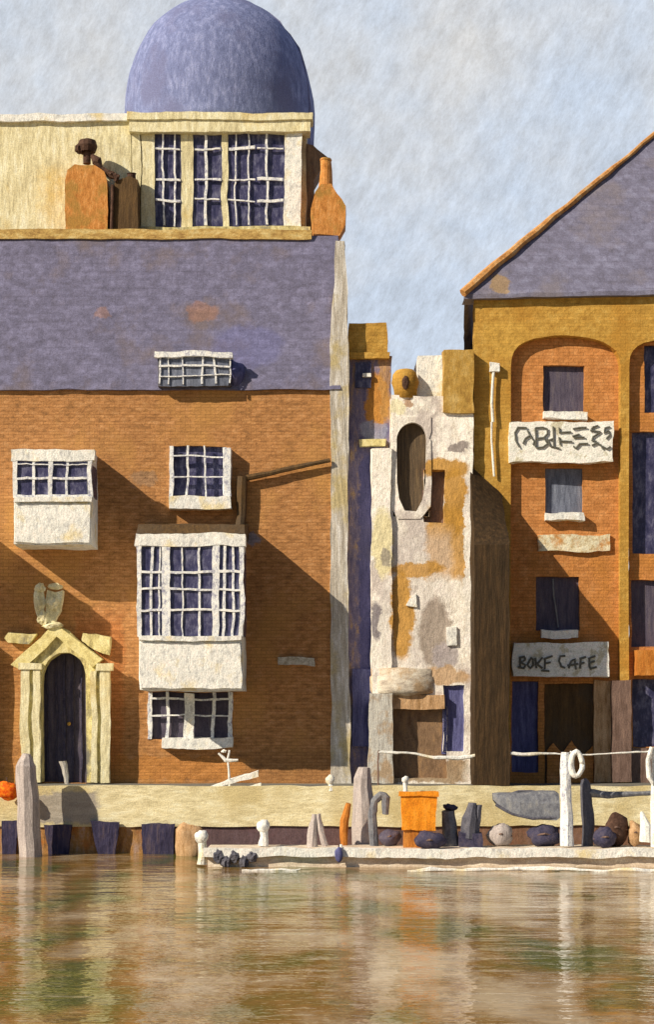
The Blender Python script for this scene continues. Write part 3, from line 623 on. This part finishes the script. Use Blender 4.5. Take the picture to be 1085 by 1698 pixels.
# railing chain and white posts along the quay
RD = 38.15
ch = [(628, 1247), (650, 1249), (680, 1249), (720, 1255), (760, 1255), (800, 1250), (850, 1250), (890, 1250), (930, 1250), (980, 1250), (1030, 1248), (1085, 1245), (1130, 1244)]
t = thing('chain_rail', W(860, 1304, RD), 'long thin white chain rail sagging along the quay edge', 'railing')
m_ = MB(1.3); m_.tube([W(x, y, RD) for x, y in ch], [.03, .035, .02, .04, .045, .03, .035, .03, .015, .015, .018, .02, .02], 6, 4); m_.build('chain', 'white', t)
for x in (628, 812, 1130):
    m_ = MB(1); m_.tube([W(x, 1306, RD), W(x, 1244, RD)], .018, 6); m_.build('upright', 'mauve', t)
def wpost(px, pt, pb_, D, r, lb, name='white_bollard', cat='bollard', grp='small white bollards'):
    return post(name, [(px, pb_), (px+1, (pb_+pt)/2), (px, pt)], [r, r*.8, r*.9], D, 'white', lb, cat, grp, ((px, pt), (r*1.35, r*1.3, r*1.3), 'white'))
wpost(548, 1294, 1312, 38.02, .08, 'stubby white bollard on the quay edge left of the tall grey pile')
wpost(672, 1292, 1326, 37.6, .06, 'slim white bollard standing just behind the orange locker')
wpost(438, 1370, 1402, 35.6, .1, 'white knobbed bollard on the left part of the pontoon')
t = post('white_bollard', [(1071, 1396), (1072, 1370), (1066, 1346)], [.13, .11, .03], 35.4, 'white', 'white bollard with pointed top at the right end of the pontoon', 'bollard', 'small white bollards')
wpost(336, 1388, 1434, 34.6, .11, 'white knobbed post at the left end of the pontoon')
post('white_stake', [(568, 1422), (567, 1402)], .03, 34.4, 'white', 'thin white stake on the pontoon front edge beside the blue fender', 'stake')
t = thing('fender', W(562, 1428, 34.35), 'small grey blue fender hanging on the front of the pontoon', 'fender')
m_ = MB(1); m_.blob(W(563, 1418, 34.35), (.09, .08, .15), rough=.1); m_.build('fender_body', 'blue', t, True)
m_ = MB(1); m_.tube([W(563, 1408, 34.35), W(564, 1402, 34.6)], .015); m_.build('rope', 'dark_brown', t)

# white signal post with a leaning plank near bay window
t = thing('white_pole', W(380, 1312, 38.1), 'thin white pole with a ragged top standing left of the leaning white plank', 'pole')
m_ = MB(1.4); m_.tube([W(381, 1318, 38.05), W(380, 1260, 38.05), W(383, 1244, 38.05)], [.03, .025, .02]); m_.build('shaft', 'white', t)
m_ = MB(1.4); m_.tube([W(364, 1250, 38.05), W(376, 1262, 38.05), W(396, 1262, 38.05)], [.03, .05, .03]); m_.blob(W(374, 1246, 38.05), (.06, .05, .04), seed=1); m_.build('cross_arm', 'white', t)
t = thing('gangplank', W(390, 1310, 38.1), 'pale white gangplank lying aslant on the quay under the bay window', 'gangplank')
for k, (p, q) in enumerate((((342, 1309), (426, 1288)), ((385, 1314), (430, 1304)))):
    A, B = W(*p, 38.02), W(*q, 38.02); m_ = MB(1.4); u = Vector((0, 0, .07 - .02*k)); e_ = Vector((0, .25, .02))
    m_.hexa([A, B, B+u*1.6, A+u*.6], [A+e_, B+e_, B+u*1.6+e_, A+u*.6+e_], .1); m_.build('plank', 'white', t)

# pale bollard in the doorway
t = thing('stone_post', W(108, 1299, 39.6), 'slim pale stone post standing in the arched doorway', 'post')
m_ = MB(1.6); m_.tube([W(112, 1304, 39.6), W(107, 1280, 39.6), W(103, 1262, 39.6)], [.05, .07, .09]); m_.build('shaft', 'corner', t)

# ------------------------------------------------------------------ pontoon
pt = thing('pontoon', W(720, 1430, 35), 'long low pontoon with a white edge moored along the quay', 'pontoon')
A, B = W(340, 0, 34.5).x, 9.5
mb = MB(.8); mb.box((A, -5.5, .22), (B, -4.0, .34), .15); mb.build('deck', 'deck', pt)
mb = MB(1.3); mb.box((A-.02, -5.6, .2), (B, -5.5, .385), .1); mb.build('edge_strip', 'white', pt)
mb = MB(1); mb.box((A+.06, -5.46, -.2), (B, -4.1, .22), .2); mb.build('float', 'deck', pt)
mb = MB(1)
for k, x in enumerate((362, 374, 388, 404, 418)): mb.blob(W(x, 1420+k % 2*8, 34.42), (.1, .07, .12), seed=k)
tag(mb.build('weed', 'dark_grey', pt))
t = thing('floating_boom', W(880, 1442, 33.5), 'thin white floating boom line on the water in front of the pontoon', 'boom')
m_ = MB(1.4); m_.tube([Vector((x, -6.5-.1*math.sin(x*1.3), .03)) for x in [1.6+.45*k for k in range(18)]], [.02, .05, .03, .045, .02, .04, .05, .035, .03]*2, 7, 3); m_.build('boom_line', 'white', t)
t = thing('floating_boom', W(500, 1446, 33.8), 'short faint white float line below the left half of the pontoon', 'boom')
m_ = MB(1.4); m_.tube([Vector((x, -6.3, .02)) for x in [-1.7+.3*k for k in range(5)]], [.01, .03, .02, .025, .01], 7, 3); m_.build('boom_line', 'white', t)

# things on the pontoon
PD = 35.2
def pz(px, D): return Vector((W(px, 0, D).x, D-40, .34))
def onp(name, px, D, label, cat, group=None): return thing(name, pz(px, D), label, cat, group)
# orange locker on brown stand
t = onp('orange_locker', 695, 35.3, 'bright orange square locker on a brown stand', 'locker')
mb = MB(1.2); mb.pb(667, 1318, 724, 1378, 35.1, .5, .1); mb.build('box', 'orange', t)
mb = MB(1.2); mb.pb(664, 1314, 727, 1321, 35.06, .56, .1); mb.build('lid', 'orange', t)
mb = MB(1.2); A = W(670, 1378, 35.2); mb.box((A.x, -4.85, .34), (W(702, 0, 35.2).x, -4.5, A.z)); mb.build('stand', 'orange_brown', t)
# grey leaning pairs
t = onp('leaning_post', 527, 35.6, 'pair of pale grey leaning stumps on the pontoon left of the orange brown stake', 'stump')
mb = MB(1.3); mb.tube([W(519, 1404, 35.5), W(520, 1375, 35.5), W(522, 1350, 35.5)], [.12, .11, .06]); mb.build('stump', 'lilac_grey', t)
mb = MB(1.3); mb.tube([W(541, 1404, 35.5), W(534, 1375, 35.5), W(528, 1350, 35.5)], [.07, .08, .06]); mb.build('stump', 'lilac_grey', t)
post('orange_stake', [(571, 1404), (572, 1360), (578, 1332)], [.08, .09, .06], 35.7, 'orange_brown', 'slender orange brown stake leaning on the pontoon', 'stake')
t = onp('grey_davit', 630, 35.9, 'grey curved davit arm beside the right side of the tall grey pile', 'davit')
mb = MB(1.3); mb.tube([W(620, 1404, 35.8), W(619, 1350, 35.8), W(624, 1328, 35.8), W(634, 1318, 35.8), W(642, 1322, 35.8), W(640, 1350, 35.8)], [.09, .09, .08, .08, .09, .06]); mb.build('arm', 'grey', t)
t = onp('bollard', 748, 35.7, 'lilac grey squat bollard with black top right of the orange locker', 'bollard')
mb = MB(1.4); mb.tube([W(748, 1404, 35.6), W(746, 1370, 35.6), W(742, 1345, 35.6)], [.17, .15, .14]); mb.build('shaft', 'grey', t)
mb = MB(1.4); mb.blob(W(746, 1338, 35.6), (.15, .12, .07), seed=3); mb.build('cap', 'black', t, True)
t = onp('bollard', 780, 35.5, 'dark grey twin headed bollard on a black base', 'bollard')
mb = MB(1.3); mb.tube([W(778, 1390, 35.4), W(780, 1355, 35.4), W(784, 1332, 35.4)], [.18, .17, .08]); mb.tube([W(786, 1390, 35.4), W(792, 1360, 35.4), W(795, 1336, 35.4)], [.1, .09, .06]); mb.build('shaft', 'dark_grey', t)
mb = MB(1.4); A = W(762, 1380, 35.3); mb.box((A.x, -4.75, .34), (W(800, 0, 35.3).x, -4.4, A.z)); mb.build('base', 'black', t)
def bundle(px0, px1, py0, D, mat, label, seed, cat='bundle', grp='tarpaulin bundles on the pontoon'):
    c_ = (px0+px1)/2; z1 = W(0, py0, D).z; t_ = onp('tarpaulin_bundle', c_, D, label, cat, grp)
    w_ = (px1-px0)/2*D/F; h_ = (z1-.34)/2
    m_ = MB(1.3); m_.blob((W(c_, 0, D).x, D-40, .34+h_), (w_, .22, h_*1.05), seed=seed, rough=.14); m_.build('tarpaulin', mat, t_, True)
    m_ = MB(1); zz = .34+h_*1.2; m_.tube([(W(c_, 0, D).x-w_*.9, D-40.05, zz-.05), (W(c_, 0, D).x, D-40.24, zz), (W(c_, 0, D).x+w_*.9, D-40.05, zz-.06)], .018, 5); m_.build('lashing', 'mauve', t_)
bundle(688, 740, 1380, 34.9, 'black', 'low black tarpaulin bundle in front of the orange locker stand', 2)
bundle(628, 664, 1376, 35.7, 'plum', 'dark plum bundle between the grey davit and the orange locker', 4)
bundle(808, 850, 1366, 35.6, 'lilac_grey', 'pale lilac grey bundle under the left end of the grey dinghy', 5)
bundle(876, 930, 1366, 35.6, 'black', 'black bundle under the right end of the grey dinghy', 7)
bundle(984, 1024, 1374, 35.2, 'black', 'dark navy bundle right of the white life ring post', 9)
bundle(1004, 1042, 1350, 35.6, 'dark_brown', 'upright dark brown bundle near the right end of the pontoon', 11)
bundle(1042, 1064, 1362, 35.6, 'tan', 'small tan bundle beside the pointed white bollard', 12)
# dinghy resting on bundles
t = thing('dinghy', W(872, 1364, 35.9), 'overturned grey dinghy resting on two bundles on the pontoon', 'dinghy')
mb = MB(1.2); st = []
cxs = [(818, 1314, 12), (828, 1312, 26), (860, 1312, 40), (898, 1311, 47), (920, 1311, 47), (926, 1314, 40)]
vs = []; fs = []
for (x, yt, hh) in cxs:
    for a_ in range(9):
        th_ = PI*a_/8; p = W(x, yt+hh, 35.8); r_ = hh*35.8/F
        vs.append(Vector((p.x, p.y-.38*math.cos(th_)*min(1, hh/40), p.z+r_*math.sin(th_)**.6)))
n_ = 9
for i in range(len(cxs)-1):
    for a_ in range(8): fs.append((i*n_+a_, (i+1)*n_+a_, (i+1)*n_+a_+1, i*n_+a_+1))
fs += [list(range(n_)), [(len(cxs)-1)*n_+k for k in range(n_-1, -1, -1)]]
mb.add(vs, fs); mb.build('hull', 'grey', t)
mb = MB(1.2); mb.tube([W(822, 1334, 35.45), W(850, 1350, 35.4), W(884, 1357, 35.38), W(924, 1356, 35.45)], .03); mb.build('gunwale', 'dark_grey', t)
mb = MB(1.2); mb.tube([W(822, 1322, 35.8), W(860, 1310, 35.8), W(922, 1318, 35.8)], .025); mb.build('keel', 'dark_grey', t)
# tall white post with a life ring
t = onp('life_ring_post', 942, 35.3, 'tall weathered white mooring post with a white ring hung at its top', 'mooring post')
mb = MB(1.5); mb.tube([W(941, 1404, 35.2), W(942, 1330, 35.2), W(939, 1290, 35.2), W(938, 1248, 35.2)], [.15, .12, .11, .09]); mb.build('shaft', 'white_wood', t)
t2 = thing('life_ring', W(956, 1290, 35.1), 'long white life ring hanging on the tall white mooring post', 'life ring')
mb = MB(1.2); mb.tube([W(956+9*math.cos(q), 1267-21*math.sin(q), 35.05) for q in [2*PI*k/16 for k in range(17)]], .055, 8, 1); mb.build('ring', 'white', t2, True)
mb = MB(1); mb.tube([W(956, 1248, 35.0), W(946, 1246, 35.05)], .02); mb.build('rope', 'white_wood', t2)
t = onp('grey_stanchion', 975, 35.6, 'dark grey stanchion right of the tall white post carrying a level grey pipe', 'stanchion')
mb = MB(1.4); mb.tube([W(976, 1404, 35.7), W(975, 1350, 35.7), W(971, 1300, 35.7), W(968, 1292, 35.7)], [.12, .14, .1, .06]); mb.build('shaft', 'dark_grey', t)
mb = MB(1.3); mb.tube([W(972, 1314, 35.7), W(1010, 1318, 35.7), W(1060, 1316, 35.7), W(1120, 1314, 35.7)], [.09, .08, .05, .04]); mb.build('pipe', 'grey', t)
t = onp('life_ring_post', 1084, 35.3, 'white post with looped top at the right edge above the pointed bollard', 'mooring post')
mb = MB(1.4); mb.tube([W(1088, 1404, 35.2), W(1088, 1300, 35.2), W(1084, 1240, 35.2)], [.1, .09, .05]); mb.tube([W(1083, 1240, 35.1), W(1075, 1262, 35.1), W(1077, 1288, 35.1), W(1083, 1298, 35.1)], [.04, .05, .05, .04]); mb.build('shaft', 'white', t)
# heap at the quay foot left of the pontoon
t = thing('pale_boulder', W(312, 1400, 37.2), 'pale pinkish boulder at the foot of the quay left of the pontoon end', 'boulder')
mb = MB(1.3); mb.blob((W(312, 0, 37.3).x, -2.6, .2), (.34, .25, .5), seed=6, rough=.2); mb.build('stone', 'tan', t, True)
